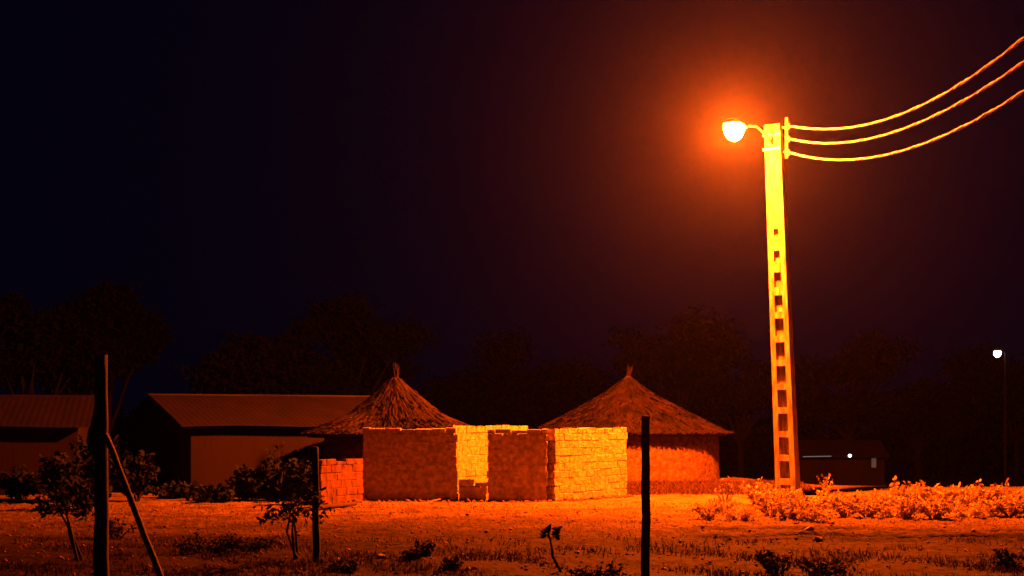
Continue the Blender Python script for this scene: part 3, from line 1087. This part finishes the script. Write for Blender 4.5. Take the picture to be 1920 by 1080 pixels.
# ------------------------------------------------------------------ trees behind
def tree(px, top_py, wpx, Y, label, seed, nl=12000):
    x = (px - 960) * Y / F
    b = on_ground(x, Y)
    top = H + (HY - top_py) * Y / F
    ht = top - b.z
    w = wpx * Y / F
    root = empty('broad_tree', b, label, 'tree', 'trees behind the huts')
    g = random.Random(seed)
    rg = np.random.default_rng(seed)
    m = MB()
    fork = b + Vector((g.uniform(-.3, .3), g.uniform(-.3, .3), ht * 0.28))
    m.tube([b - Vector((0, 0, .3)), b.lerp(fork, .5) + Vector((g.uniform(-.15, .15), 0, 0)), fork], [0.42, 0.32, 0.27], 9)
    cl = []
    for k in range(11):
        a = 2 * math.pi * k / 11 + g.uniform(-.3, .3)
        rr = w / 2 * math.sqrt(g.uniform(0.1, 0.75))
        hz = ht * g.uniform(0.5, 0.9) * (1 - 0.22 * (2 * rr / w) ** 2)
        e = Vector((b.x + rr * math.cos(a), b.y + rr * math.sin(a), b.z + hz))
        mid = fork.lerp(e, .5) + Vector((g.uniform(-.4, .4), g.uniform(-.4, .4), .3))
        m.tube([fork, mid, e], [0.17, 0.10, 0.03], 6)
        cl.append(e)
        for _ in range(3):
            e2 = e + Vector((g.uniform(-1, 1), g.uniform(-1, 1), g.uniform(-.7, .8))) * (w * 0.17)
            m.tube([mid.lerp(e, .6), e2], [0.05, 0.012], 4)
            cl.append(e2)
    obj('trunk', m, MT['bark'], root)
    C = []
    per = nl // len(cl)
    for e in cl:
        s = w * g.uniform(0.055, 0.10)
        q = rg.normal(size=(per, 3)) * s * np.array([1, 1, 0.65]) + np.array(e)
        C.append(q)
    C = np.concatenate(C) - np.array(b)
    V, Fq = leaf_cloud(C, 0.30, 0.3, rg, hexa=False)
    tag(obj('crown', np_mesh('crown', V, Fq, 4), MT['treeleaf'], root), kind='stuff')


TR = [(60, 520, 230, 62, 'dark tree rising behind the shed at the left edge of the photo'),
      (205, 485, 190, 70, 'dark tree rising over the gap between the two sheds'),
      (505, 560, 260, 66, 'broad dark tree behind the long shed, left half of the big clump'),
      (655, 535, 250, 70, 'broad dark tree behind the left hut, right half of the big clump'),
      (915, 625, 230, 84, 'low dark tree seen between the two pointed roofs'),
      (1075, 640, 190, 90, 'low dark tree just left of the right pointed roof'),
      (1265, 572, 220, 78, 'dark tree directly behind the right pointed roof'),
      (1390, 590, 170, 82, 'dark tree behind and left of the concrete lamp pole'),
      (1590, 588, 190, 84, 'dark tree right of the concrete lamp pole'),
      (1725, 690, 180, 96, 'low dark tree between the pole and the distant white lamp'),
      (1905, 640, 220, 100, 'dark tree at the right edge beyond the distant white lamp')]
for k, (px, ty, w, Y, lab) in enumerate(TR):
    tree(px, ty, w, Y * 1.5, lab, 40 + k)

# far undergrowth that reads as one black mass
n = 60000
g = np.random.default_rng(77)
x = g.uniform(-110, 110, n); y = g.uniform(150, 172, n)
hh = 6.0 + 1.6 * np.sin(x * .23) + 1.2 * np.sin(x * .71 + 1) + 0.9 * np.sin(x * 1.9)
z = gz(x, y) + hh * g.uniform(0, 1, n) ** 0.8
V, Fq = leaf_cloud(np.stack([x, y, z], -1), 0.5, 0.3, g, hexa=False)
tag(obj('undergrowth', np_mesh('undergrowth', V, Fq, 4), MT['treeleaf']), 'far dark mass of undergrowth beyond the slope', 'undergrowth', kind='stuff')

# ------------------------------------------------------------------ distant lights
YF = 82.0
p = at(1870, 663, YF)
b = on_ground(p.x + 0.5, YF)
root = empty('far_street_lamp', b, 'distant white street lamp at the far right', 'street lamp')
m = MB(); m.tube([b - Vector((0, 0, .3)), Vector((b.x, b.y, p.z + .1))], [0.09, 0.05], 8)
m.tube([Vector((b.x, b.y, p.z + .05)), Vector((p.x, p.y, p.z + .28))], 0.05, 6)
obj('pole', m, mat('black_pole', (0.008, 0.007, 0.006)), root)
m = MB(); m.lathe([(0.02, 0.32), (0.20, 0.26), (0.25, 0.18), (0.25, 0.16)], (p.x, p.y, p.z), 14)
obj('lamp_shade', m, MT['steel'], root)
m = MB(); m.lathe([(0.22, 0.15), (0.24, 0.02), (0.20, -0.12), (0.10, -0.22), (0.01, -0.24)], (p.x, p.y, p.z), 14)
obj('lamp_globe', m, emit('white_globe', (1.0, 0.97, 0.82), 6.0), root, smooth=True)

YH = 74.0
hb = on_ground(at(1560, 0, YH).x, YH)
house = empty('far_house', hb, 'low dark house in the distance right of the pole, with small lights', 'house')
zr = lambda py: at(0, py, YH).z
xr = lambda px: at(px, 0, YH).x
m = MB(); m.box(((xr(1490) + xr(1660)) / 2, YH + 2, (zr(858) + hb.z) / 2 - 0.2), (xr(1660) - xr(1490), 3.6, zr(858) - hb.z + 0.4))
obj('wall', m, MT['shedwall'], house)
m = MB()
xa_, xb_ = xr(1482), xr(1668)
m.add([(xa_, YH - .3, zr(858)), (xb_, YH - .3, zr(858)), (xb_, YH + 4.3, zr(858)), (xa_, YH + 4.3, zr(858)), (xa_, YH + 2, zr(826)), (xb_, YH + 2, zr(826))],
      [(0, 1, 5, 4), (2, 3, 4, 5), (0, 4, 3), (1, 2, 5), (3, 2, 1, 0)])
obj('roof', m, MT['rust'], house)
m = MB(); m.box((xr(1640), YH + 0.17, zr(868)), (0.26, 0.06, 0.55)); obj('window', m, emit('dim_window', (0.75, 0.62, 0.40), 0.03), house)
m = MB(); m.tube([(xr(1503), YH - .35, zr(856)), (xr(1556), YH - .35, zr(855))], 0.028, 6); obj('tube_light', m, emit('tube_light', (0.85, 0.85, 1.0), 0.07), house)
m = MB(); m.lathe([(0.02, .09), (.09, .05), (.1, 0), (.07, -.07), (.01, -.1)], (xr(1590), YH - .4, zr(854)), 10); obj('bulb', m, emit('bulb', (1.0, 0.95, 0.9), 2.2), house, smooth=True)

# ------------------------------------------------------------------ air
hz = MB()
hz.box((0, 197.5, 3.2), (448, 452, 19.6))
hm = bpy.data.materials.new('night_haze')
hm.use_nodes = True
nt = hm.node_tree
nt.nodes.remove(nt.nodes['Principled BSDF'])
pv = nt.nodes.new('ShaderNodeVolumePrincipled')
pv.inputs['Color'].default_value = (0.85, 0.82, 0.80, 1)
pv.inputs['Density'].default_value = HAZE_DENSITY
pv.inputs['Anisotropy'].default_value = 0.92
nt.links.new(pv.outputs[0], nt.nodes['Material Output'].inputs['Volume'])
tag(obj('haze', hz, hm), 'thin dusty night air around the whole place', 'haze', kind='stuff')
